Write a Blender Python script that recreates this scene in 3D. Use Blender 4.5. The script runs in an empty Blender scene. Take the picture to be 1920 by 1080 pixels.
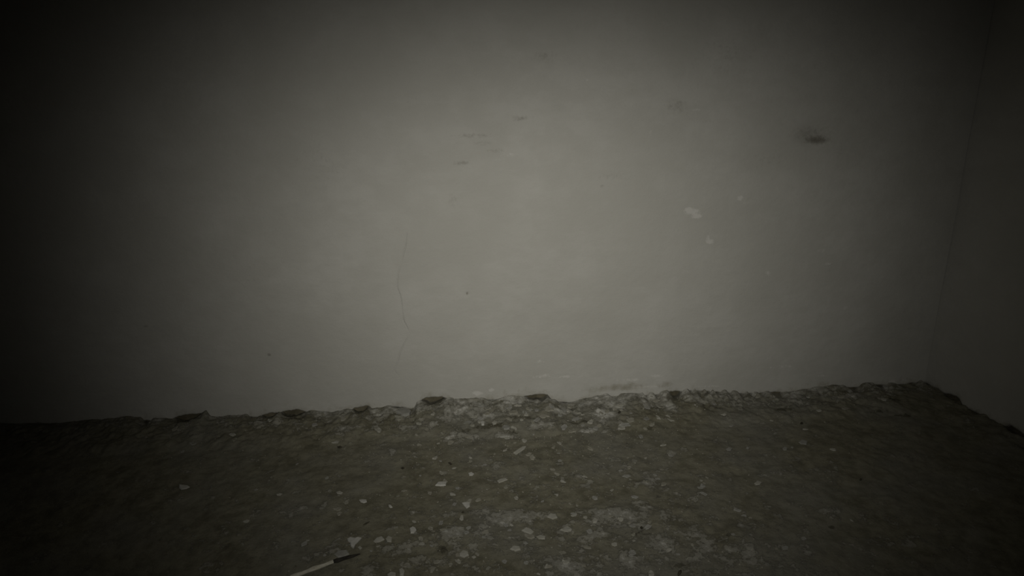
import bpy, math, random
import numpy as np
from mathutils import Matrix, Vector

# ------------------------------------------------------------------ camera, torch, world, exposure
scene = bpy.context.scene
COL = scene.collection
random.seed(11)

F_PX = 1280.0                     # focal length for a 1920 px wide frame
CAM_H = 1.20
PITCH, ROLL, YAW = math.radians(16.5), math.radians(-0.3), math.radians(-5.266)
CAM_D = 2.4307                    # camera to back wall
CAM_P = np.array([0.0, -CAM_D, CAM_H])
fw = np.array([-math.sin(YAW) * math.cos(PITCH), math.cos(YAW) * math.cos(PITCH), -math.sin(PITCH)])
rt0 = np.array([math.cos(YAW), math.sin(YAW), 0.0])
up0 = np.cross(rt0, fw)
rt = math.cos(ROLL) * rt0 + math.sin(ROLL) * up0
up = -math.sin(ROLL) * rt0 + math.cos(ROLL) * up0

cam_data = bpy.data.cameras.new('camera')
cam_data.sensor_width = 36.0
cam_data.lens = F_PX / 1920.0 * 36.0
cam_data.clip_start = 0.02
cam = bpy.data.objects.new('camera', cam_data)
COL.objects.link(cam)
M = Matrix.Identity(4)
for r in range(3):
    M[r][0], M[r][1], M[r][2], M[r][3] = rt[r], up[r], -fw[r], CAM_P[r]
cam.matrix_world = M
scene.camera = cam

scene.view_settings.view_transform = 'Standard'
scene.view_settings.look = 'None'
scene.view_settings.gamma = 1.0
scene.view_settings.use_curve_mapping = False
scene.view_settings.exposure = 0.0

world = bpy.data.worlds.new('dark_room')
scene.world = world
world.use_nodes = True
world.node_tree.nodes['Background'].inputs[0].default_value = (0.9, 1.0, 0.75, 1)
world.node_tree.nodes['Background'].inputs[1].default_value = 0.0015


def ray(px, py):
    d = fw * F_PX + rt * (px - 960.0) - up * (py - 540.0)
    return d / np.linalg.norm(d)


def on_floor(px, py, z=0.0):
    d = ray(px, py)
    t = (z - CAM_H) / d[2]
    return CAM_P + d * t


def on_wall(px, py, y=0.0):
    d = ray(px, py)
    t = (y + CAM_D) / d[1]
    return CAM_P + d * t


# the hand torch beside the lens: a bare LED with a soft round beam
TORCH_AIM = (1011, 506)
TORCH_A, TORCH_UP, TORCH_DOWN, TORCH_P = 0.437, 0.333, 0.405, 2.56   # half widths (radians) of the slightly oval beam, steepness of its rim
TORCH_W = 160.0
ld = bpy.data.lights.new('torch_lamp', 'SPOT')
ld.energy = TORCH_W
ld.color = (1.0, 0.983, 0.91)
ld.spot_size = math.radians(170)
ld.spot_blend = 0.3
ld.shadow_soft_size = 0.002
torch = bpy.data.objects.new('torch_lamp', ld)
COL.objects.link(torch)
torch.location = CAM_P + rt * 0.035 + up * 0.05
aim = on_wall(*TORCH_AIM) - np.array(torch.location)
aim /= np.linalg.norm(aim)
torch.rotation_euler = Vector(aim).to_track_quat('-Z', 'Y').to_euler()
ld.use_nodes = True
nt = ld.node_tree
em = nt.nodes['Emission']
geo = nt.nodes.new('ShaderNodeNewGeometry')
side = np.array([aim[1], -aim[0], 0.0]); side /= np.linalg.norm(side)
lift = np.cross(side, aim)


def lmath(op, a, b=None):
    n = nt.nodes.new('ShaderNodeMath'); n.operation = op
    nt.links.new(a, n.inputs[0])
    if isinstance(b, (int, float)): n.inputs[1].default_value = b
    elif b is not None: nt.links.new(b, n.inputs[1])
    return n.outputs[0]


def beam_axis(v, plus, minus):
    """squared angle off the beam's axis along v, in half widths; the two sides may differ"""
    dot = nt.nodes.new('ShaderNodeVectorMath'); dot.operation = 'DOT_PRODUCT'
    dot.inputs[1].default_value = tuple(v)
    nt.links.new(geo.outputs['Incoming'], dot.inputs[0])
    a = lmath('ARCSINE', dot.outputs['Value'])
    p = lmath('POWER', lmath('DIVIDE', lmath('MAXIMUM', a, 0.0), plus), 2.0)
    m = lmath('POWER', lmath('DIVIDE', lmath('MINIMUM', a, 0.0), -minus), 2.0)
    return lmath('ADD', p, m)


beam = lmath('ADD', beam_axis(side, TORCH_A, TORCH_A), beam_axis(lift, TORCH_UP, TORCH_DOWN))
core_b = lmath('POWER', beam, TORCH_P / 2)
rim_b = lmath('POWER', lmath('DIVIDE', beam, 1.72 ** 2), 3.5)
beam = lmath('EXPONENT', lmath('MULTIPLY', lmath('ADD', core_b, rim_b), -1.0))
nt.links.new(beam, em.inputs['Strength'])

# ------------------------------------------------------------------ helpers
rng = np.random.default_rng(5)


def vnoise(x, y, seed=0):
    xi = np.floor(x).astype(np.int64); yi = np.floor(y).astype(np.int64)
    xf = x - xi; yf = y - yi
    u = xf * xf * (3 - 2 * xf); v = yf * yf * (3 - 2 * yf)

    def hsh(a, b):
        n = (a * 374761393 + b * 668265263 + seed * 974711) & 0xffffffff
        n = ((n ^ (n >> 13)) * 1274126177) & 0xffffffff
        return ((n ^ (n >> 16)) & 0xffff) / 65535.0
    a = hsh(xi, yi); b = hsh(xi + 1, yi); c = hsh(xi, yi + 1); d = hsh(xi + 1, yi + 1)
    return (a * (1 - u) + b * u) * (1 - v) + (c * (1 - u) + d * u) * v


def fbm(x, y, oct=4, seed=0):
    s = np.zeros_like(x, dtype=float); amp = 0.5; f = 1.0
    for o in range(oct):
        s += amp * vnoise(x * f + 17.3 * o, y * f - 9.1 * o, seed + o)
        amp *= 0.5; f *= 2.03
    return s / (1 - 0.5 ** oct) - 0.5         # about -0.5 .. 0.5


def link(name, me, mat=None, parent=None):
    o = bpy.data.objects.new(name, me)
    if mat is not None and me is not None and not me.materials:
        me.materials.append(mat)
    COL.objects.link(o)
    if parent is not None:
        o.parent = parent
    return o


def tag(o, label=None, cat=None, group=None, kind=None):
    if label: o['label'] = label
    if cat: o['category'] = cat
    if group: o['group'] = group
    if kind: o['kind'] = kind
    return o


def grid_mesh(name, P, attrs=None, flip=False, smooth=True):
    """P: (rows, cols, 3) array of points"""
    nr, nc = P.shape[:2]
    idx = np.arange(nr * nc).reshape(nr, nc)
    q = np.stack([idx[:-1, :-1], idx[:-1, 1:], idx[1:, 1:], idx[1:, :-1]], -1).reshape(-1, 4)
    if flip:
        q = q[:, ::-1]
    me = bpy.data.meshes.new(name)
    me.vertices.add(nr * nc)
    me.vertices.foreach_set('co', P.reshape(-1).astype(np.float32))
    me.loops.add(q.size)
    me.loops.foreach_set('vertex_index', q.reshape(-1).astype(np.int32))
    me.polygons.add(len(q))
    me.polygons.foreach_set('loop_start', np.arange(0, q.size, 4, dtype=np.int32))
    me.update(calc_edges=True)
    if smooth:
        me.polygons.foreach_set('use_smooth', np.ones(len(q), dtype=bool))
    for k, v in (attrs or {}).items():
        a = me.attributes.new(k, 'FLOAT', 'POINT')
        a.data.foreach_set('value', v.reshape(-1).astype(np.float32))
    me.validate()
    return me


def box_mesh(name, lo, hi):
    x0, y0, z0 = lo; x1, y1, z1 = hi
    v = [(x0, y0, z0), (x1, y0, z0), (x1, y1, z0), (x0, y1, z0), (x0, y0, z1), (x1, y0, z1), (x1, y1, z1), (x0, y1, z1)]
    f = [(0, 3, 2, 1), (4, 5, 6, 7), (0, 1, 5, 4), (1, 2, 6, 5), (2, 3, 7, 6), (3, 0, 4, 7)]
    me = bpy.data.meshes.new(name); me.from_pydata(v, [], f); me.update()
    return me


# ------------------------------------------------------------------ materials
ALBEDO_SCALE = 0.68  # scales all base colours alike, keeps the bounced light low


class NT:
    def __init__(self, name, rough=0.9):
        self.m = bpy.data.materials.new(name); self.m.use_nodes = True
        self.t = self.m.node_tree
        self.b = self.t.nodes['Principled BSDF']
        self.b.inputs['Roughness'].default_value = rough
        self.b.inputs['Specular IOR Level'].default_value = 0.15
        self.pos = self.t.nodes.new('ShaderNodeNewGeometry').outputs['Position']

    def noise(self, scale, detail=5, rough=0.6, stretch=None, off=0.0):
        mp = self.t.nodes.new('ShaderNodeMapping')
        mp.inputs['Location'].default_value = (off, off * 0.7, -off)
        if stretch: mp.inputs['Scale'].default_value = stretch
        self.t.links.new(self.pos, mp.inputs['Vector'])
        n = self.t.nodes.new('ShaderNodeTexNoise')
        n.inputs['Scale'].default_value = scale; n.inputs['Detail'].default_value = detail
        n.inputs['Roughness'].default_value = rough
        self.t.links.new(mp.outputs[0], n.inputs['Vector'])
        return n.outputs['Fac']

    def attr(self, name):
        a = self.t.nodes.new('ShaderNodeAttribute'); a.attribute_name = name
        return a.outputs['Fac']

    def math(self, op, a, b):
        n = self.t.nodes.new('ShaderNodeMath'); n.operation = op
        for i, v in enumerate((a, b)):
            if isinstance(v, (int, float)): n.inputs[i].default_value = v
            else: self.t.links.new(v, n.inputs[i])
        return n.outputs[0]

    def ramp(self, v, a, b):
        n = self.t.nodes.new('ShaderNodeMapRange'); n.interpolation_type = 'SMOOTHSTEP'
        n.inputs['From Min'].default_value = a; n.inputs['From Max'].default_value = b
        self.t.links.new(v, n.inputs['Value'])
        return n.outputs[0]

    def mix(self, fac, a, b, mode='MIX'):
        n = self.t.nodes.new('ShaderNodeMix'); n.data_type = 'RGBA'; n.blend_type = mode
        for s, v in ((n.inputs[0], fac), (n.inputs[6], a), (n.inputs[7], b)):
            if isinstance(v, (int, float)): s.default_value = v
            elif isinstance(v, tuple): s.default_value = (*v, 1)
            else: self.t.links.new(v, s)
        return n.outputs[2]

    def bump(self, h, strength, dist):
        n = self.t.nodes.new('ShaderNodeBump')
        n.inputs['Strength'].default_value = strength; n.inputs['Distance'].default_value = dist
        self.t.links.new(h, n.inputs['Height'])
        self.t.links.new(n.outputs[0], self.b.inputs['Normal'])

    def color(self, c):
        # one factor darkens every base colour, to weaken light bouncing between surfaces
        self.t.links.new(self.mix(1.0, c, (ALBEDO_SCALE, ALBEDO_SCALE, ALBEDO_SCALE), 'MULTIPLY'), self.b.inputs['Base Color'])
        return self.m


def wall_material():
    t = NT('limewashed_plaster', 0.93)
    big = t.noise(2.2, 4, 0.55)
    mid = t.noise(9.0, 5, 0.6, (1, 1, 1.8), 3.1)
    fine = t.noise(160.0, 3, 0.6, None, 1.0)
    c = t.mix(t.ramp(big, 0.36, 0.64), (0.475, 0.463, 0.421), (0.527, 0.514, 0.473))
    c = t.mix(t.math('MULTIPLY', t.ramp(mid, 0.40, 0.62), 0.40), c, (0.462, 0.449, 0.407))
    streak = t.noise(5.0, 6, 0.68, (1, 1, 2.6), 7.7)
    c = t.mix(t.math('MULTIPLY', t.ramp(streak, 0.56, 0.70), 0.22), c, (0.56, 0.547, 0.51))
    c = t.mix(t.math('MULTIPLY', t.ramp(t.noise(300.0, 2, 0.5, None, 5), 0.45, 0.75), 0.16), c, (0.42, 0.405, 0.36))
    c = t.mix(t.math('MULTIPLY', t.ramp(fine, 0.58, 0.72), 0.12), c, (0.36, 0.345, 0.31))
    rag = t.math('MULTIPLY', t.math('SUBTRACT', t.noise(75.0, 5, 0.7, None, 6.0), 0.5), 1.9)
    st = t.ramp(t.math('ADD', t.attr('stain'), t.math('MULTIPLY', rag, 0.5)), 0.15, 1.05)
    c = t.mix(st, c, (0.20, 0.185, 0.155))
    pl = t.ramp(t.math('ADD', t.math('MULTIPLY', t.attr('pale'), 1.0), t.math('MULTIPLY', rag, t.math('MINIMUM', t.math('MULTIPLY', t.attr('pale'), 2.0), 1.0))), 0.40, 0.85)
    c = t.mix(t.math('MULTIPLY', pl, 0.55), c, (0.68, 0.66, 0.62))
    gr = t.ramp(t.math('ADD', t.attr('grime'), t.math('MULTIPLY', t.math('SUBTRACT', t.noise(30.0, 5, 0.65, None, 9.0), 0.5), 1.2)), 0.25, 0.85)
    c = t.mix(t.math('MULTIPLY', gr, 0.75), c, (0.27, 0.25, 0.19))
    h = t.math('ADD', t.math('MULTIPLY', fine, 0.25), t.math('MULTIPLY', t.noise(45, 4, 0.6, (1, 1, 1.5), 2), 1.0))
    t.bump(h, 0.32, 0.004)
    return t.color(c)


def ground_material():
    t = NT('dirt_and_flaked_plaster', 0.95)
    big = t.noise(2.6, 5, 0.6)
    mid = t.noise(17.0, 8, 0.72, None, 4)
    fine = t.noise(110.0, 5, 0.7, None, 2)
    c = t.mix(t.ramp(mid, 0.36, 0.62), (0.158, 0.146, 0.101), (0.250, 0.234, 0.170))
    c = t.mix(t.math('MULTIPLY', t.ramp(big, 0.40, 0.66), 0.6), c, (0.245, 0.238, 0.205))
    n1 = t.math('SUBTRACT', t.noise(19.0, 6, 0.7, None, 8), 0.5)
    n2 = t.math('SUBTRACT', t.noise(62.0, 6, 0.75, None, 5), 0.5)
    rag = t.math('ADD', t.math('MULTIPLY', n1, 2.6), t.math('MULTIPLY', n2, 1.5))
    m = t.math('ADD', t.attr('crust'), rag)
    c = t.mix(t.math('MULTIPLY', t.ramp(m, 0.36, 0.58), 0.55), c, (0.375, 0.362, 0.315))
    c = t.mix(t.math('MULTIPLY', t.ramp(m, 0.66, 0.98), 0.45), c, (0.44, 0.428, 0.39))
    c = t.mix(t.math('MULTIPLY', t.ramp(m, 0.74, 1.15), 0.78), c, (0.60, 0.585, 0.53))
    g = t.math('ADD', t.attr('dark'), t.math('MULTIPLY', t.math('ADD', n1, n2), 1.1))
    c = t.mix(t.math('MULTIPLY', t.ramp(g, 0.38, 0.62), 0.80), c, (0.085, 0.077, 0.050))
    c = t.mix(t.math('MULTIPLY', t.ramp(fine, 0.57, 0.70), 0.42), c, (0.11, 0.10, 0.068))
    sp = t.noise(95.0, 2, 0.5, None, 12)
    c = t.mix(t.math('MULTIPLY', t.ramp(sp, 0.68, 0.76), 0.35), c, (0.40, 0.385, 0.34))
    h = t.math('ADD', t.math('MULTIPLY', fine, 0.6), t.math('MULTIPLY', t.ramp(m, 0.36, 0.52), 0.45))
    t.bump(h, 0.7, 0.006)
    return t.color(c)


def plain_material(name, base, var, scale=60.0, rough=0.9, bump=0.3):
    t = NT(name, rough)
    n = t.noise(scale, 4, 0.6)
    c = t.mix(t.ramp(n, 0.35, 0.7), base, var)
    t.bump(t.noise(scale * 3, 3, 0.6, None, 3), bump, 0.002)
    return t.color(c)


MAT_WALL = wall_material()
MAT_GROUND = ground_material()
MAT_SUB = plain_material('damp_earth_behind_plaster', (0.10, 0.088, 0.058), (0.17, 0.15, 0.105), 25.0)  # dark brown core, seen in the gaps below the plaster
MAT_CEIL = plain_material('grey_ceiling_plaster', (0.42, 0.41, 0.37), (0.48, 0.46, 0.42), 4.0)
MAT_CHIP = plain_material('plaster_chip', (0.57, 0.555, 0.51), (0.50, 0.487, 0.44), 45.0)
MAT_FLAKE = [plain_material('dusty_plaster_flake', (0.35, 0.333, 0.275), (0.28, 0.265, 0.21), 50.0),
             plain_material('pale_plaster_flake', (0.44, 0.425, 0.37), (0.37, 0.355, 0.295), 50.0),
             plain_material('grey_plaster_flake', (0.34, 0.332, 0.298), (0.30, 0.292, 0.26), 50.0)]
MAT_DARK = plain_material('dark_crumb', (0.05, 0.045, 0.03), (0.09, 0.08, 0.055), 80.0)
MAT_STICK = plain_material('bleached_wood', (0.62, 0.59, 0.50), (0.50, 0.47, 0.37), 90.0)
MAT_BLACK = plain_material('black_wood', (0.030, 0.027, 0.022), (0.05, 0.045, 0.035), 90.0)  # near-black wood for the far end of the stick

# ------------------------------------------------------------------ measured outlines (photo pixel -> place on the wall)
XC = 1.80                         # right wall, found from the corner in the photograph
c0 = on_floor(1742, 722)
XC = float(c0[0]) - 0.03
SPLAY = 0.115                     # the right wall is a little out of square
XL = -2.75                        # left wall
YB = -3.6                         # wall behind the photographer
HT = 2.45

edge_px = [(-300, 806), (0, 797), (60, 796), (120, 797), (195, 794), (230, 789), (270, 788), (285, 791), (320, 788), (335, 781), (388, 774),
           (396, 786), (420, 787), (470, 781), (478, 786), (492, 778), (540, 772), (560, 769), (575, 773), (600, 777), (625, 778), (655, 772), (664, 765),
           (692, 762), (698, 772), (716, 769), (735, 762), (756, 763), (778, 769), (782, 754), (800, 746), (830, 744), (842, 749),
           (852, 755), (880, 754), (905, 751), (930, 750), (960, 747), (990, 742), (1026, 739), (1034, 749), (1050, 754), (1085, 755),
           (1120, 747), (1150, 744), (1200, 743), (1225, 741), (1250, 736), (1265, 734), (1300, 732), (1340, 735), (1380, 738), (1420, 738),
           (1450, 735), (1480, 738), (1530, 731), (1560, 727), (1600, 727), (1640, 723), (1680, 722), (1715, 719), (1735, 717), (1760, 717)]
ew = np.array([on_wall(x, y, -0.012) for x, y in edge_px])
hollow_px = [(275, 8, .7), (352, 26, 1), (476, 8, .8), (505, 16, .8), (550, 22, 1), (676, 15, 1), (752, 20, .6), (815, 24, 1), (1008, 26, .8), (1060, 20, .5),
             (1262, 12, 1), (1291, 5, .5), (1306, 7, .5), (1324, 5, .5), (1341, 8, .5), (1362, 4, .5), (1384, 7, .5), (1402, 4, .5), (1422, 5, .5), (1208, 4, .5), (1228, 5, .5), (1450, 12, .8), (1590, 14, .7), (1640, 12, .6), (1690, 22, .8), (1730, 14, 1), (60, 60, .3), (925, 14, .4), (1150, 10, .4)]
hw = [(on_wall(x, 760)[0], w * 0.0021, s) for x, w, s in hollow_px]


def edge_height(x):
    e = np.interp(x, ew[:, 0], ew[:, 2])
    return np.maximum(0.004, e + 0.011 * fbm(x * 45, x * 0 + 3.3, 4, 71) + 0.009 * hollow(x) * fbm(x * 110, x * 0 + 1.3, 3, 73) + 0.004 * hollow(x))


def hollow(x):
    s = np.zeros_like(x)
    for cx, w, k in hw:
        s = np.maximum(s, k * np.exp(-np.abs((x - cx) / w) ** 3))
    return s


def blobs(px_list, X, Y, unproj, a, b):
    """sum of soft ellipses; each is given by its place in the photo and laid out in metres on the surface (axes a, b)"""
    s = np.zeros_like(X)
    for cx, cy, rx, ry, k in px_list:
        p = unproj(cx, cy)
        q1 = unproj(cx + rx, cy); q2 = unproj(cx, cy - ry)
        wx = abs(q1[a] - p[a]); wy = max(abs(q2[b] - p[b]), 1e-3)
        d = ((X - p[a]) / wx) ** 2 + ((Y - p[b]) / wy) ** 2
        s = np.maximum(s, k * np.exp(-0.7 * d))
    return s


# ------------------------------------------------------------------ back wall: earth core + plaster coat with a ragged foot and a hairline crack
core = link('wall_back', box_mesh('wall_back', (XL - 0.2, 0.0, -0.1), (XC + 0.2, 0.25, HT)), MAT_SUB)
tag(core, 'earth core of the back wall showing below the plaster', None, None, 'structure')

crack_px = [(764, 432), (759, 466), (752, 492), (745, 518), (745, 540), (752, 562), (753, 582), (756, 602), (766, 620), (770, 626),
            (760, 640), (752, 655), (746, 674), (738, 698), (735, 708)]
cw = np.array([on_wall(x, y, -0.012) for x, y in crack_px])
order = np.argsort(cw[:, 2])
cz, cx_ = cw[order, 2], cw[order, 0]
cx0 = float(np.mean(cx_))
xs = np.concatenate([np.arange(XL, -2.3, 0.03), np.arange(-2.3, XC + 0.001, 0.0062)])
xs = xs[np.abs(xs - cx0) > 0.004]
xs = np.sort(np.concatenate([xs, [cx0 - 0.0011, cx0, cx0 + 0.0011]]))
xs[-1] = XC
zs = np.concatenate([np.linspace(0, 0.12, 24)[:-1], np.arange(0.12, 1.75, 0.0065), np.linspace(1.75, HT, 30)])
X, Z = np.meshgrid(xs, zs)
eb = edge_height(X)
Zw = np.where(Z < 0.4, eb + (Z / 0.4) * (0.4 - eb), Z)
cxz = np.interp(Zw, cz, cx_) + 0.004 * fbm(Zw * 60, Zw * 0, 3, 5)
infl = np.clip(1 - np.abs(X - cx0) / 0.12, 0, 1)
Xw = X + (cxz - cx0) * infl * np.clip((Zw - cz[0] + 0.02) / 0.05, 0, 1) * np.clip((cz[-1] + 0.2 - Zw) / 0.2, 0, 1)
depth = 0.012 + 0.010 * fbm(Xw * 1.3, Zw * 1.5, 3, 1) + 0.0030 * fbm(Xw * 7, Zw * 9, 4, 9) + 0.0010 * fbm(Xw * 40, Zw * 45, 3, 15)
# the coat swells and lifts a little just above its broken foot
ab = Zw - eb
depth += 0.003 * np.exp(-(ab / 0.035) ** 2) * (0.5 + fbm(Xw * 9, Zw * 0 + 1, 3, 33))
is_crack = np.abs(X - cx0) < 1e-6
fade = np.clip((Zw - cz[0]) / 0.05, 0, 1) * np.clip((cz[-1] - Zw) / 0.05, 0, 1)
depth = depth - np.where(is_crack, 0.0042 * fade * np.clip(0.55 + 1.5 * fbm(Zw * 22, Zw * 0 + 2, 3, 8), 0.0, 1), 0)
# the dent under the dark smudge, and the nail hole
for (px, py, r, k) in ((1530, 252, 0.030, 0.009), (1518, 262, 0.02, 0.004), (877, 551, 0.0045, 0.007), (975, 222, 0.03, 0.003), (885, 256, 0.05, 0.003), (865, 306, 0.03, 0.003)):
    p = on_wall(px, py, -0.012)
    depth -= k * np.exp(-(((Xw - p[0]) / (1.8 * r if r > 0.01 else r)) ** 2 + ((Zw - p[2]) / r) ** 2))
wall_un = lambda x, y: on_wall(x, y, -0.012)
pale = blobs([(1298, 397, 12, 6, 1.15), (1307, 405, 9, 5, 1.15), (1290, 393, 8, 4, 1.1), (1332, 453, 8, 4.5, 1.1), (1328, 444, 5, 8, .7), (1388, 371, 6, 5, 1.05), (1398, 380, 8, 4, .6),
              (1552, 495, 10, 3, .7), (1540, 470, 9, 5, .6), (1585, 578, 7, 5, .7), (1440, 512, 14, 9, .5), (1219, 250, 4, 14, .6), (1305, 205, 14, 4, .6),
              (1015, 705, 22, 4, .75), (1060, 706, 16, 3, .8), (1230, 705, 12, 4, .8), (895, 737, 9, 4, 1.3), (921, 731, 6, 3, 1.1), (1470, 688, 22, 4, .65), (1010, 678, 15, 4, .6),
              (1180, 712, 30, 4, .65), (950, 290, 40, 5, .55), (935, 300, 18, 4, .5), (1120, 460, 50, 40, .3), (1160, 700, 60, 12, .4), (1285, 512, 18, 10, .45), (450, 580, 16, 8, .4),
              (1100, 150, 5, 3, .7), (1450, 690, 14, 3, .6), (1610, 700, 16, 4, .5), (1540, 705, 14, 4, .55), (1690, 715, 30, 6, .7), (1330, 724, 40, 3, .6), (1210, 725, 30, 2.5, .8)],
             Xw, Zw, wall_un, 0, 2)
stain = blobs([(1505, 250, 22, 6, .38), (1545, 256, 18, 9, .5), (1533, 262, 24, 8, .9), (1528, 250, 40, 14, .45), (1575, 280, 14, 10, .3), (975, 222, 18, 6, .45), (890, 254, 40, 4, .45), (905, 268, 18, 5, .4), (930, 282, 16, 5, .4),
               (866, 306, 16, 4, .55), (1270, 200, 25, 14, .4), (1020, 105, 25, 14, .35), (850, 375, 14, 14, .3), (600, 300, 50, 50, .22), (876, 551, 2.5, 3, .9), (1128, 350, 3, 3, .6),
               (504, 665, 4, 2.5, .8), (273, 612, 4, 3, .6), (1360, 100, 70, 40, .25), (1440, 300, 50, 20, .25), (460, 500, 70, 90, .15), (1150, 330, 60, 10, .25)],
              Xw, Zw, wall_un, 0, 2)
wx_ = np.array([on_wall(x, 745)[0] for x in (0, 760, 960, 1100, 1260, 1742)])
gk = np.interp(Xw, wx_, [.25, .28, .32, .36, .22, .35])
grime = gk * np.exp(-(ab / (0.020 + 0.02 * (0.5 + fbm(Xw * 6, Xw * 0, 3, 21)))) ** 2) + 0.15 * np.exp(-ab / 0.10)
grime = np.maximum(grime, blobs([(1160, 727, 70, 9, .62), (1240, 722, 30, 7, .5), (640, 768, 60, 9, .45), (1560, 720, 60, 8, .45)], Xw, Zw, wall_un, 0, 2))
front = np.stack([Xw, -depth, Zw], -1)
back = front[:1].copy(); back[0, :, 1] = 0.004; back[0, :, 2] += 0.004
mid = front[:1].copy(); mid[0, :, 1] = -0.5 * depth[0]; mid[0, :, 2] -= 0.002
P = np.concatenate([back, mid, front], 0)
ext = lambda a: np.concatenate([a[:1], a[:1], a], 0)
plaster = link('plaster_coat', grid_mesh('plaster_coat', P, {'pale': ext(pale), 'stain': ext(stain), 'grime': ext(grime)}), MAT_WALL, core)
plaster['label'] = 'grey limewashed plaster with a hairline crack and smudges'

# ------------------------------------------------------------------ right wall
rm_ = box_mesh('wall_right', (XC + 0.016, YB - 0.2, -0.1), (XC + 0.26, 0.0, HT))
for v in rm_.vertices: v.co.x -= SPLAY * v.co.y
rcore = link('wall_right', rm_, MAT_SUB)
tag(rcore, 'earth core of the right wall behind the plaster', None, None, 'structure')
right_px = [(1742, 717), (1760, 726), (1772, 736), (1782, 741), (1800, 752), (1808, 768), (1822, 772), (1836, 784), (1852, 783), (1880, 800), (1895, 802), (1920, 818), (1960, 846), (2100, 920)]


def on_right(px, py):
    d = ray(px, py); t = (XC - CAM_P[0] - SPLAY * CAM_P[1]) / (d[0] + SPLAY * d[1])
    return CAM_P + d * t


re = np.array([on_right(x, y) for x, y in right_px]); o_ = np.argsort(re[:, 1])
ys = np.concatenate([np.arange(YB, -1.6, 0.05), np.arange(-1.6, 0.0, 0.008), [0.0]])
zr = np.concatenate([np.linspace(0, 0.12, 16)[:-1], np.arange(0.12, 1.75, 0.010), np.linspace(1.75, HT, 20)])
Yg, Zg = np.meshgrid(ys, zr)
gaps = [(on_right(1788, 752)[1], .035), (on_right(1825, 780)[1], .03), (on_right(1905, 812)[1], .05)]
gap = lambda y: sum(np.exp(-np.abs((y - c) / w) ** 3) for c, w in gaps)
er = np.maximum(0.006, np.interp(Yg, re[o_, 1], re[o_, 2]) - 0.008 + 0.016 * fbm(Yg * 40, Yg * 0 + 6, 4, 91) + 0.018 * gap(Yg))
Zr = np.where(Zg < 0.4, er + (Zg / 0.4) * (0.4 - er), Zg)
dr = 0.010 * fbm(Yg * 1.2, Zr * 1.4, 3, 44) + 0.003 * fbm(Yg * 8, Zr * 9, 4, 45)
fr = np.stack([XC + dr + 0.0, Yg, Zr], -1)
fr[:, -1, 0] = XC
fr[:, :, 0] -= SPLAY * Yg
bk = fr[:1].copy(); bk[0, :, 0] = XC + 0.03 - SPLAY * ys
Pr = np.concatenate([bk, fr], 0)
gr_ = 0.5 * np.exp(-((Zr - er) / 0.03) ** 2)
zero = np.zeros_like(Zr)
ex1 = lambda a: np.concatenate([a[:1], a], 0)
rp = link('plaster_coat', grid_mesh('plaster_coat_right', Pr, {'pale': ex1(zero), 'stain': ex1(zero), 'grime': ex1(gr_)}, flip=True), MAT_WALL, rcore)
rp['label'] = 'dark grey plaster with a broken foot'

# ------------------------------------------------------------------ the rest of the room, out of the frame
tag(link('wall_left', box_mesh('wall_left', (XL - 0.2, YB - 0.2, -0.1), (XL, 0.0, HT)), MAT_CEIL), None, None, None, 'structure')
tag(link('wall_rear', box_mesh('wall_rear', (XL, YB - 0.2, -0.1), (XC + 0.42, YB, HT)), MAT_CEIL), None, None, None, 'structure')
tag(link('ceiling', box_mesh('ceiling', (XL - 0.2, YB - 0.2, HT), (XC + 0.75, 0.25, HT + 0.15)), MAT_CEIL), None, None, None, 'structure')

# ------------------------------------------------------------------ floor
crust_px = [(960, 965, 62, 17, 1.0), (905, 985, 45, 9, .7), (850, 1003, 28, 16, 1), (872, 1022, 22, 12, .8), (1160, 968, 85, 17, 1), (1110, 960, 30, 9, .7), (1245, 964, 20, 14, .7),
            (1215, 905, 42, 14, .6), (1060, 1062, 46, 22, 1), (1025, 1050, 22, 12, .7), (1110, 1005, 55, 13, .7), (1230, 1020, 52, 16, .8), (1285, 1004, 45, 13, .8), (1325, 1030, 60, 16, .7),
            (1400, 1032, 60, 22, .65), (1150, 862, 45, 10, .55), (1420, 985, 60, 10, .55), (620, 1032, 40, 12, .55), (780, 1020, 60, 13, .55), (800, 1062, 60, 14, .6),
            (700, 1065, 45, 10, .5), (1290, 930, 30, 12, .4), (930, 870, 50, 9, .45), (1010, 930, 40, 8, .45), (1180, 1060, 60, 16, .6), (1560, 960, 60, 12, .35), (1650, 1010, 80, 14, .4),
            (1530, 880, 40, 8, .4), (1380, 860, 40, 8, .4), (430, 1000, 70, 16, .3), (560, 950, 60, 14, .25), (860, 822, 40, 10, .7), (750, 850, 40, 8, .4), (1240, 850, 40, 9, .4), (400, 1070, 25, 10, .6),
            (1220, 1020, 190, 55, .48), (1360, 1045, 130, 40, .55), (890, 995, 130, 32, .48), (1180, 962, 120, 26, .62), (1060, 1050, 90, 32, .55), (760, 1050, 120, 30, .42), (1090, 890, 140, 30, .30)]
dark_px = [(830, 1030, 14, 10, .6), (960, 1050, 50, 18, .35), (1200, 1000, 40, 10, .5), (1000, 860, 70, 10, .35), (1150, 880, 60, 12, .3), (1280, 1060, 40, 10, .5), (1560, 985, 10, 4, .7),
           (520, 1000, 60, 12, .3), (700, 1045, 40, 8, .4), (300, 1010, 60, 20, .3), (1170, 830, 50, 9, .35), (870, 830, 50, 5, .4), (980, 1010, 30, 6, .45), (1600, 850, 60, 12, .3), (1430, 970, 40, 6, .4),
           (1365, 1005, 12, 6, .5), (1230, 930, 30, 5, .4), (1145, 950, 40, 3, .5)]


def floor_height(x, y):
    return 0.014 * fbm(x * 1.6, y * 1.8, 3, 2) + 0.010 * fbm(x * 9, y * 9, 4, 12) + 0.005 * fbm(x * 42, y * 42, 3, 22)


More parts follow.
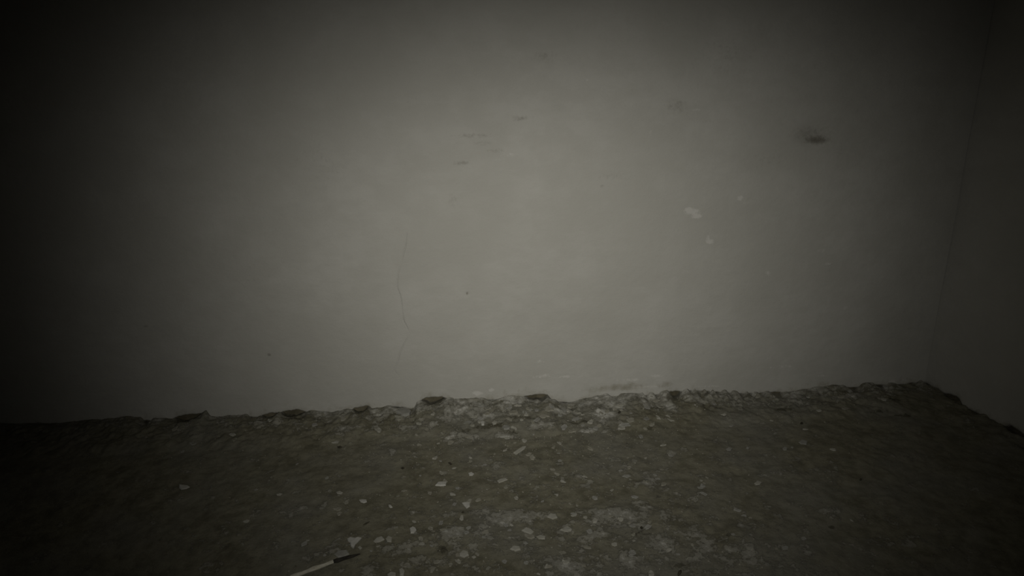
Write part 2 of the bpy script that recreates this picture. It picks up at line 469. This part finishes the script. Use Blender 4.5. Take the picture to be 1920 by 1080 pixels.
fx = np.concatenate([np.arange(XL - 0.1, -2.2, 0.05), np.arange(-2.2, XC + 0.15, 0.0055), [XC + 0.5]])
fy = np.concatenate([np.arange(YB - 0.1, -1.35, 0.05), np.arange(-1.35, 0.0, 0.0055), [0.02]])
FX, FY = np.meshgrid(fx, fy)
crust = 0.12 + 0.56 * blobs(crust_px, FX, FY, on_floor, 0, 1)
dark = blobs(dark_px, FX, FY, on_floor, 0, 1)
FZ = floor_height(FX, FY)
cr_h = np.clip((crust + 1.2 * fbm(FX * 24, FY * 24, 4, 60) - 0.35) / 0.2, 0, 1)
FZ = FZ + 0.002 * cr_h
fl = link('floor', grid_mesh('floor', np.stack([FX, FY, FZ], -1), {'crust': crust, 'dark': dark}), MAT_GROUND)
tag(fl, 'dirt floor strewn with flaked plaster', None, None, 'structure')

# ------------------------------------------------------------------ crumbled plaster heaped along the foot of the walls
ridge_crust = [(1020, 750, 32, 9, 1), (1045, 766, 40, 7, .9), (1130, 768, 24, 12, 1), (1100, 797, 18, 8, 1), (1128, 798, 34, 6, .9), (1015, 786, 20, 7, .8), (942, 808, 20, 9, 1), (1005, 810, 12, 5, .8),
               (1095, 828, 16, 6, .8), (832, 756, 26, 8, .8), (757, 776, 15, 7, 1), (700, 792, 22, 9, .6), (640, 800, 22, 8, .6), (872, 768, 44, 10, .75), (1250, 752, 16, 12, .95), (1302, 744, 32, 8, .8),
               (1210, 752, 22, 8, .7), (560, 788, 24, 8, .6), (488, 788, 14, 8, .7), (425, 790, 14, 6, .6), (840, 822, 38, 9, .8), (930, 775, 40, 9, .7), (970, 758, 28, 6, .8), (1170, 745, 40, 7, .8),
               (1360, 752, 36, 8, .6), (1420, 750, 30, 7, .6), (1500, 744, 40, 6, .6), (1580, 738, 36, 7, .6), (1670, 730, 30, 8, .6), (780, 795, 40, 9, .5), (330, 795, 40, 6, .45), (1060, 815, 40, 6, .5), (1160, 780, 22, 6, .5)]
ridge_dark = [(990, 778, 60, 5, .6), (920, 790, 36, 5, .7), (1085, 780, 26, 5, .6), (1150, 786, 26, 5, .5), (875, 796, 30, 5, .6), (1065, 742, 24, 3, .5), (820, 748, 22, 6, .8), (678, 766, 16, 6, .8),
              (555, 776, 26, 5, .7), (352, 782, 26, 6, .7), (1262, 744, 14, 6, .8), (1320, 738, 30, 4, .6), (1340, 758, 40, 6, .5), (1470, 757, 30, 4, .7), (1590, 730, 26, 4, .6), (1680, 745, 14, 6, .7),
              (960, 800, 30, 5, .5), (1120, 808, 40, 4, .5), (800, 820, 18, 5, .6), (830, 832, 20, 3, .5), (570, 812, 30, 5, .4), (590, 822, 30, 4, .5), (1220, 792, 12, 6, .7), (1690, 768, 40, 5, .6), (1650, 760, 30, 4, .5)]
RW = 0.42
rx = np.arange(-2.4, XC + 0.001, 0.0052); rx[-1] = XC
rd = np.concatenate([np.arange(0, 0.24, 0.0048), np.arange(0.24, RW + 0.001, 0.009)])
RX, RD = np.meshgrid(rx, rd)
wob = RD * (1 + 0.6 * fbm(RX * 4, RX * 0 + 8, 3, 51))
e_ = np.interp(RX, ew[:, 0], ew[:, 2])
top = e_ * 1.0 * (1.0 + 0.5 * fbm(RX * 14, RD * 3, 3, 53)) - 0.036 * hollow(RX) * np.exp(-(RD / 0.075) ** 2) + 0.006
prof = np.exp(-(wob / 0.115) ** 1.5)
lump = 0.022 * np.maximum(0, fbm(RX * 13, RD * 13, 4, 55)) + 0.020 * fbm(RX * 32, RD * 32, 3, 57) + 0.012 * fbm(RX * 85, RD * 85, 2, 59)
RZ = top * prof + lump * np.exp(-(RD / 0.24) ** 2) * (0.12 + 0.88 * np.clip(RD / 0.07, 0, 1)) * np.clip((XC - RX) / 0.25, 0.25, 1) + floor_height(RX, -RD) + 0.008 - 0.040 * np.clip((RD - 0.20) / (RW - 0.20), 0, 1)
RZ[0] = np.minimum(RZ[0], edge_height(RX)[0] + 0.008)
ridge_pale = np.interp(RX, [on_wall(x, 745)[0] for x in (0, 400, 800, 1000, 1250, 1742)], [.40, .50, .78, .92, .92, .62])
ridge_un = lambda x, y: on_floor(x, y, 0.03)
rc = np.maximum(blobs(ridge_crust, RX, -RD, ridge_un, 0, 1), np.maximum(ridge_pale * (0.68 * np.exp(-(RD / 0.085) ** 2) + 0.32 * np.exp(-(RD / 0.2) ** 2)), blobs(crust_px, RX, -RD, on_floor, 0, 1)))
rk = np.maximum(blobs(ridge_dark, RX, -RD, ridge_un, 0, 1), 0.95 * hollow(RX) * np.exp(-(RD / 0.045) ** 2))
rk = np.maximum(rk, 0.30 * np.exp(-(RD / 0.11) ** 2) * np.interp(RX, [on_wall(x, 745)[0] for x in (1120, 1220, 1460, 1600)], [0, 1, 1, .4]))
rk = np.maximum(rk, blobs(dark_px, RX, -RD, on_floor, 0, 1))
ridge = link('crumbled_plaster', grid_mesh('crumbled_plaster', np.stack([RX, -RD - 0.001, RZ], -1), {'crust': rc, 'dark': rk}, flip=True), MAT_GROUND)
tag(ridge, 'long low heap of crumbled plaster and dirt along the foot of the back wall', 'rubble', None, 'stuff')

sy = np.arange(-1.7, 0.0, 0.007); sd = np.arange(0, 0.30, 0.007)
SY, SD = np.meshgrid(sy, sd)
es = np.interp(SY, re[o_, 1], re[o_, 2])
sz = (np.clip(es, 0, 0.05) * 0.7 + 0.006) * np.clip(-SY / 0.3, 0.3, 1) * np.exp(-(SD / 0.08) ** 1.4) + (0.030 * np.maximum(0, fbm(SY * 13, SD * 13, 4, 65)) + 0.022 * fbm(SY * 34, SD * 34, 3, 66)) * np.exp(-(SD / 0.16) ** 2)
sz -= 0.012 * gap(SY) * np.exp(-(SD / 0.05) ** 2)
sz += floor_height(XC - SD, SY) + 0.006 - 0.035 * np.clip((SD - 0.12) / 0.18, 0, 1)
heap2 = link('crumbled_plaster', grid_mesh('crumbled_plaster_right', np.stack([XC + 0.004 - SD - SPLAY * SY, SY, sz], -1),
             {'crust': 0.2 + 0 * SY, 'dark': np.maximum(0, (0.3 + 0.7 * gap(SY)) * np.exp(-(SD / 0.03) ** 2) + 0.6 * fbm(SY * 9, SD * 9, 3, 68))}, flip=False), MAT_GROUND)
tag(heap2, 'dark strip of crumbled plaster along the foot of the right wall', 'rubble', None, 'stuff')


def ground_z(x, y):
    """height of whatever lies on top at (x, y): floor or heap"""
    z = float(floor_height(np.array([x]), np.array([y]))[0])
    d = -y
    if 0 <= d <= RW and -2.4 < x < XC:
        i = int(np.clip(np.searchsorted(rx, x), 0, len(rx) - 1)); j = int(np.clip(np.searchsorted(rd, d), 0, len(rd) - 1))
        z = max(z, float(RZ[j, i]))
    i = int(np.clip(np.searchsorted(fx, x), 0, len(fx) - 1)); j = int(np.clip(np.searchsorted(fy, y), 0, len(fy) - 1))
    return max(z, float(FZ[j, i]))


def hit_ground(px, py):
    z = 0.0
    for _ in range(6):
        p = on_floor(px, py, z); z = ground_z(p[0], p[1])
    return on_floor(px, py, z)


def slope(x, y, r):
    zx = (ground_z(x + r, y) - ground_z(x - r, y)) / (2 * r)
    zy = (ground_z(x, y + r) - ground_z(x, y - r)) / (2 * r)
    n = Vector((-zx, -zy, 1)).normalized()
    return n


# ------------------------------------------------------------------ flakes
def flake_mesh(name, outline, thick, rough=0.12, curl=0.0):
    """a thin slab with a broken outline, a worn rim and a slightly uneven top; outline in metres, counted counter-clockwise"""
    n = len(outline)
    cx = sum(p[0] for p in outline) / n; cy = sum(p[1] for p in outline) / n
    R = max(math.hypot(p[0] - cx, p[1] - cy) for p in outline)
    v = []; f = []
    jz = lambda p, k: curl * ((p[0] - cx) ** 2 + (p[1] - cy) ** 2) / R ** 2 + random.uniform(-k, k) * thick
    for p in outline: v.append((p[0], p[1], 0.0))
    for p in outline: v.append((p[0] * 0.985 + cx * 0.015, p[1] * 0.985 + cy * 0.015, thick * 0.75 + jz(p, rough)))
    for p in outline: v.append((p[0] * 0.80 + cx * 0.20, p[1] * 0.80 + cy * 0.20, thick + jz(p, rough)))
    v.append((cx, cy, thick * 1.05))
    for i in range(n):
        j = (i + 1) % n
        f.append((i, j, n + j, n + i)); f.append((n + i, n + j, 2 * n + j, 2 * n + i)); f.append((2 * n + i, 2 * n + j, 3 * n))
    f.append(tuple(range(n - 1, -1, -1)))
    me = bpy.data.meshes.new(name); me.from_pydata(v, [], f); me.update()
    return me


def seat(o, p, n, spin, sink):
    q = Vector((0, 0, 1)).rotation_difference(n)
    o.rotation_mode = 'QUATERNION'
    o.rotation_quaternion = q @ Matrix.Rotation(spin, 3, 'Z').to_quaternion()
    o.location = Vector((p[0], p[1], p[2])) - n * sink


def ground_outline(px_pts):
    """an outline seen in the photo, laid flat on the ground in metres about its middle"""
    c = (sum(p[0] for p in px_pts) / len(px_pts), sum(p[1] for p in px_pts) / len(px_pts))
    g = hit_ground(*c)
    pts = [on_floor(x, y, g[2]) - g for x, y in px_pts]
    out = [(p[0], p[1]) for p in pts]
    a = sum(out[i][0] * out[(i + 1) % len(out)][1] - out[(i + 1) % len(out)][0] * out[i][1] for i in range(len(out)))
    if a < 0: out.reverse()
    return g, out


def ell(cx, cy, w, h, k=7, jag=0.22, rot=0.0):
    """an irregular outline about w x h photo pixels"""
    pts = []
    for i in range(k):
        a = 2 * math.pi * (i + random.uniform(-.28, .28)) / k
        r = 1 + random.uniform(-jag, jag)
        x, y = 0.5 * w * r * math.cos(a), 0.5 * h * r * math.sin(a)
        pts.append((cx + x * math.cos(rot) - y * math.sin(rot), cy + x * math.sin(rot) + y * math.cos(rot)))
    return pts


named = [  # outline in the photo, label, material, thickness
    ([(336, 909), (344, 910), (352, 911), (356, 914), (350, 917), (340, 919), (336, 916)], 'lone pale plaster chip on the dark left part of the floor', 0, .004),
    ([(673, 938), (679, 937), (687, 938), (688, 942), (682, 944), (676, 942)], 'small oval plaster chip left of the pale rectangular one', 0, .004),
    ([(816, 911), (821, 905), (828, 904), (837, 904), (836, 911), (826, 912)], 'pale rectangular plaster chip with one slanted end', 0, .005),
    ([(866, 944), (872, 943), (881, 943), (881, 950), (875, 954), (870, 949)], 'pale wedge shaped plaster chip pointing toward the viewer', 0, .005),
    ([(651, 1011), (656, 1008), (665, 1010), (672, 1008), (678, 1009), (672, 1016), (667, 1021), (663, 1028), (658, 1025), (656, 1018), (652, 1015)], 'heart shaped plaster chip just above the stick', 0, .006),
    ([(768, 992), (774, 988), (779, 991), (781, 995), (776, 1001), (770, 1001)], 'bright five sided plaster chip on the bare ground right of the heart shaped one', 0, .006),
    ([(728, 947), (733, 948), (736, 952), (732, 953), (729, 951)], 'tiny pale chip between the oval chip and the wedge shaped one', 0, .004),
    ([(630, 923), (637, 921), (643, 924), (640, 927), (632, 926)], 'faint dusty chip farthest left in the row of small chips', 1, .003),
    ([(878, 888), (884, 886), (889, 889), (886, 892), (880, 892)], 'small pale chip above the rectangular one', 0, .004),
    ([(861, 974), (864, 966), (869, 967), (869, 976), (865, 978)], 'narrow upright flake just below the wedge shaped chip', 1, .004),
    ([(700, 1016), (706, 1009), (716, 1006), (721, 1012), (712, 1016), (704, 1018)], 'ragged grey flake between the heart shaped and five sided chips', 1, .004),
    ([(723, 1011), (728, 1005), (735, 1008), (734, 1017), (726, 1016)], 'ragged upright grey flake beside the five sided chip', 1, .004),
    ([(671, 1027), (675, 1024), (679, 1028), (675, 1031)], 'little crumb touching the heart shaped chip', 1, .003),
    ([(748, 1069), (754, 1066), (759, 1072), (757, 1079), (750, 1080)], 'rounded flake at the bottom edge right of the stick', 1, .005),
    ([(726, 1078), (733, 1073), (742, 1075), (742, 1081), (728, 1083)], 'flat flake half cut by the bottom edge', 1, .004),
    ([(861, 1039), (868, 1033), (877, 1035), (879, 1042), (870, 1046), (862, 1043)], 'rounded plaster flake at the foot of the large pale crust', 1, .005),
    ([(884, 1045), (889, 1042), (893, 1045), (888, 1048)], 'tiny flake right of the rounded one below the pale crust', 1, .003),
    ([(626, 1041), (634, 1034), (650, 1032), (655, 1039), (645, 1045), (634, 1046)], 'dull grey flake lying behind the stick', 2, .005),
    ([(932, 902), (938, 899), (949, 897), (952, 900), (944, 903), (935, 906)], 'thin ragged flake right of the rectangular chip', 1, .004),
    ([(743, 777), (750, 769), (762, 768), (771, 774), (768, 780), (755, 782)], 'large rounded plaster lump on the heap left of centre', 2, .016),
    ([(901, 793), (905, 790), (909, 792), (908, 797), (903, 797)], 'round pale pebble of plaster low on the heap', 0, .006),
    ([(922, 793), (928, 790), (933, 792), (931, 796), (924, 797)], 'pale pebble of plaster right of the round one', 1, .006),
    ([(962, 850), (972, 843), (980, 838), (987, 837), (984, 842), (976, 848), (968, 853)], 'slanting curled flake in the middle of the floor', 1, .005),
    ([(978, 995), (986, 989), (996, 993), (1001, 998), (996, 1003), (987, 1000)], 'pale tilted flake right of the widest crust', 1, .005),
    ([(1005, 1007), (1013, 1004), (1023, 1006), (1022, 1011), (1010, 1012)], 'pale flat flake below the tilted one', 1, .004),
    ([(1026, 970), (1032, 963), (1042, 965), (1045, 971), (1036, 974)], 'pale four cornered flake between the two wide crusts', 1, .004),
    ([(956, 1030), (962, 1024), (974, 1025), (976, 1031), (966, 1034)], 'pale flake on bare brown ground near the bottom edge', 1, .004),
    ([(1110, 976), (1115, 971), (1122, 975), (1119, 980), (1112, 981)], 'lighter flake at the left end of the right hand crust', 1, .004),
    ([(1414, 907), (1420, 902), (1428, 905), (1425, 909), (1417, 910)], 'pale flake on the grey ground right of centre', 1, .004),
    ([(1467, 842), (1471, 838), (1476, 840), (1475, 845), (1469, 845)], 'pale flake below the heap toward the right corner', 2, .004),
    ([(1497, 830), (1504, 825), (1514, 828), (1512, 834), (1502, 834)], 'dusty flake nearest the right corner below the heap', 2, .004),
    ([(1361, 843), (1367, 839), (1373, 841), (1370, 845), (1364, 846)], 'dusty flake alone below the right part of the heap', 2, .004),
]
for pts, lab, mi, th in named:
    g, out = ground_outline(pts)
    mat = MAT_CHIP if mi == 0 else (MAT_FLAKE[1] if mi == 1 else MAT_FLAKE[2])
    o = link('plaster_chip', flake_mesh('plaster_chip', out, th), mat)
    n = slope(g[0], g[1], 0.02)
    seat(o, g, (n + Vector((0, 0, 2))).normalized(), 0.0, th * 0.25)
    tag(o, lab, 'plaster chip')

dark_bits = [
    ([(632, 838), (638, 836), (642, 839), (637, 841)], 'small black crumb below the heap left of centre'),
    ([(840, 868), (844, 867), (848, 871), (845, 872)], 'black speck above the rectangular chip'),
    ([(751, 878), (756, 876), (759, 878), (755, 880)], 'black crumb between the heap and the rectangular chip'),
    ([(865, 961), (868, 959), (871, 961), (868, 963)], 'black speck under the wedge shaped chip'),
    ([(1270, 1077), (1272, 1071), (1277, 1068), (1279, 1072), (1276, 1077), (1272, 1081)], 'black lump at the bottom edge right of centre'),
    ([(1200, 989), (1203, 987), (1206, 990), (1203, 993)], 'black crumb in the brown gap below the right hand crust'),
    ([(1158, 772), (1162, 770), (1164, 773), (1160, 775)], 'round black crumb on the heap right of centre'),
    ([(1500, 793), (1504, 791), (1506, 795), (1501, 796)], 'black crumb on the ground near the right corner'),
    ([(1611, 899), (1614, 897), (1616, 900), (1612, 902)], 'black speck in the dark right part of the floor'),
]
for pts, lab in dark_bits:
    g, out = ground_outline(pts)
    o = link('dark_crumb', flake_mesh('dark_crumb', out, .004, 0.3), MAT_DARK)
    seat(o, g, Vector((0, 0, 1)), 0.0, 0.002)
    tag(o, lab, 'crumb')

# ---- loose flakes nothing tells apart: built from a few shapes, every flake an object of its own
protos = []
for k in range(14):
    nn = random.randint(7, 12)
    out = [(0.5 * (1 + random.uniform(-.42, .28)) * math.cos(2 * math.pi * (i + random.uniform(-.25, .25)) / nn),
            0.34 * (1 + random.uniform(-.42, .28)) * math.sin(2 * math.pi * (i + random.uniform(-.25, .25)) / nn)) for i in range(nn)]
    me = flake_mesh('plaster_flake', out, 0.16, 0.25, random.uniform(-0.02, 0.08))
    me.materials.append(MAT_FLAKE[k % 3])
    protos.append(me)


def scatter(count, sampler, size, label, cat, group, sink=0.35):
    base = None
    for i in range(count):
        px, py = sampler()
        g = hit_ground(px, py)
        if g[1] > -0.015 or g[0] > XC - 0.02: continue
        me = random.choice(protos)
        s = random.uniform(*size) * (1.35 if random.random() < .15 else 1)
        if base is None:
            o = base = bpy.data.objects.new('plaster_flake', me)
        else:
            o = base.copy(); o.data = me
        COL.objects.link(o)
        n = slope(g[0], g[1], 0.015)
        n = (n * 1.0 + Vector((random.gauss(0, .12), random.gauss(0, .12), 1.2))).normalized()
        o.scale = (s, s, s * random.uniform(.5, 1.0))
        seat(o, g, n, random.uniform(0, 6.28), s * 0.16 * sink)
        tone = me.materials[0].name.split('_')[0]
        zone = 'left of centre' if px < 850 else ('right of centre' if px > 1180 else 'in the brightly lit middle')
        tag(o, label % (tone, zone), cat, group % zone)


def s_heap():
    x = random.gauss(1010, 150) if random.random() < .62 else random.uniform(300, 1700)
    base = np.interp(x, [0, 1742], [803, 722])
    return x, base + random.triangular(-14, 78, 18)


def s_floor():
    while True:
        x = random.gauss(1010, 270); y = random.uniform(830, 1078)
        if 420 < x < 1650: return x, y


scatter(150, s_heap, (.016, .036), '%s plaster flake on the heap along the back wall, %s', 'plaster flake', 'flakes on the heap, %s')
scatter(150, s_floor, (.011, .026), 'small %s plaster flake trodden into the dirt floor, %s', 'plaster flake', 'flakes trodden into the floor, %s', .5)

# ---- crumbs far too small and too many to count
cv, cf = [], []
for i in range(3000):
    if random.random() < .6:
        px, py = s_heap(); py += random.uniform(0, 25)
    else:
        px, py = s_floor()
    g = on_floor(px, py, 0.02)
    if g[1] > -0.02 or g[0] > XC - 0.02: continue
    z = ground_z(g[0], g[1])
    r = random.uniform(.0010, .0034)
    b = len(cv)
    for k in range(4):
        a = 1.57 * k + random.uniform(-.5, .5)
        cv.append((g[0] + r * math.cos(a) * 1.2, g[1] + r * math.sin(a), z - .001))
    cv.append((g[0] + random.uniform(-.4, .4) * r, g[1] + random.uniform(-.4, .4) * r, z + r * random.uniform(.6, 1.1)))
    cf += [(b, b + 1, b + 4), (b + 1, b + 2, b + 4), (b + 2, b + 3, b + 4), (b + 3, b, b + 4), (b + 3, b + 2, b + 1, b)]
me = bpy.data.meshes.new('plaster_crumbs'); me.from_pydata(cv, [], cf); me.update()
t = NT('mixed_crumbs', 0.95)
MAT_CRUMB = t.color(t.mix(t.ramp(t.noise(55, 2, .5), .42, .6), (0.14, 0.128, 0.088), (0.32, 0.305, 0.25)))
crumbs = link('plaster_crumbs', me, MAT_CRUMB)
tag(crumbs, 'fine plaster crumbs and grit scattered over floor and heap', 'crumbs', None, 'stuff')


# ------------------------------------------------------------------ the stick: bleached end toward the viewer, black end away
def rod(name, pts, radii, mat, parent, sides=9):
    v, f = [], []
    for i, (p, r) in enumerate(zip(pts, radii)):
        a = Vector(pts[min(i + 1, len(pts) - 1)]) - Vector(pts[max(i - 1, 0)])
        a.normalize(); s = a.cross(Vector((0, 0, 1))).normalized(); u = s.cross(a)
        for k in range(sides):
            an = 2 * math.pi * k / sides
            rr = r * (1 + 0.12 * math.sin(k * 2.3 + i * 1.7))
            v.append(tuple(Vector(p) + s * rr * math.cos(an) + u * rr * 0.8 * math.sin(an)))
    for i in range(len(pts) - 1):
        for k in range(sides):
            k2 = (k + 1) % sides
            f.append((i * sides + k, i * sides + k2, (i + 1) * sides + k2, (i + 1) * sides + k))
    f.append(tuple(range(sides))[::-1]); e = (len(pts) - 1) * sides; f.append(tuple(range(e, e + sides)))
    me = bpy.data.meshes.new(name); me.from_pydata(v, [], f); me.update()
    return link(name, me, mat, parent)


a_ = hit_ground(545, 1086); b_ = hit_ground(627, 1056); c_ = hit_ground(676, 1042)
root = bpy.data.objects.new('wooden_stick', None); COL.objects.link(root)
root.location = Vector(a_); root.empty_display_size = 0.05
tag(root, 'thin wooden stick, bleached at the near end and black at the far end', 'stick')


def path(p, q, n, bow):
    out = []
    for i in range(n):
        k = i / (n - 1); w = p + (q - p) * k
        out.append((w[0] - a_[0] + bow * math.sin(math.pi * k), w[1] - a_[1], ground_z(w[0], w[1]) * 0.15 + 0.85 * (p[2] + (q[2] - p[2]) * k) + 0.006 - a_[2]))
    return out


rod('bleached_end', path(a_, b_, 9, .0015), [.0050, .0060, .0062, .0060, .0064, .0060, .0058, .0055, .0046], MAT_STICK, root)
rod('black_end', path(b_ + (a_ - b_) * 0.02, c_, 8, -.001), [.0052, .0062, .0060, .0056, .0050, .0042, .0030, .0012], MAT_BLACK, root)
# a dark twig lying farther back
p, q = hit_ground(681, 986), hit_ground(693, 979)
pts = [tuple(np.array([p[0] + (q[0] - p[0]) * k, p[1] + (q[1] - p[1]) * k, max(p[2], q[2]) + 0.002])) for k in (0, .3, .65, 1)]
tw = rod('dark_twig', pts, [.0015, .0024, .0022, .0010], MAT_DARK, None, 6)
tag(tw, 'short dark twig on the floor behind the heart shaped chip', 'twig')
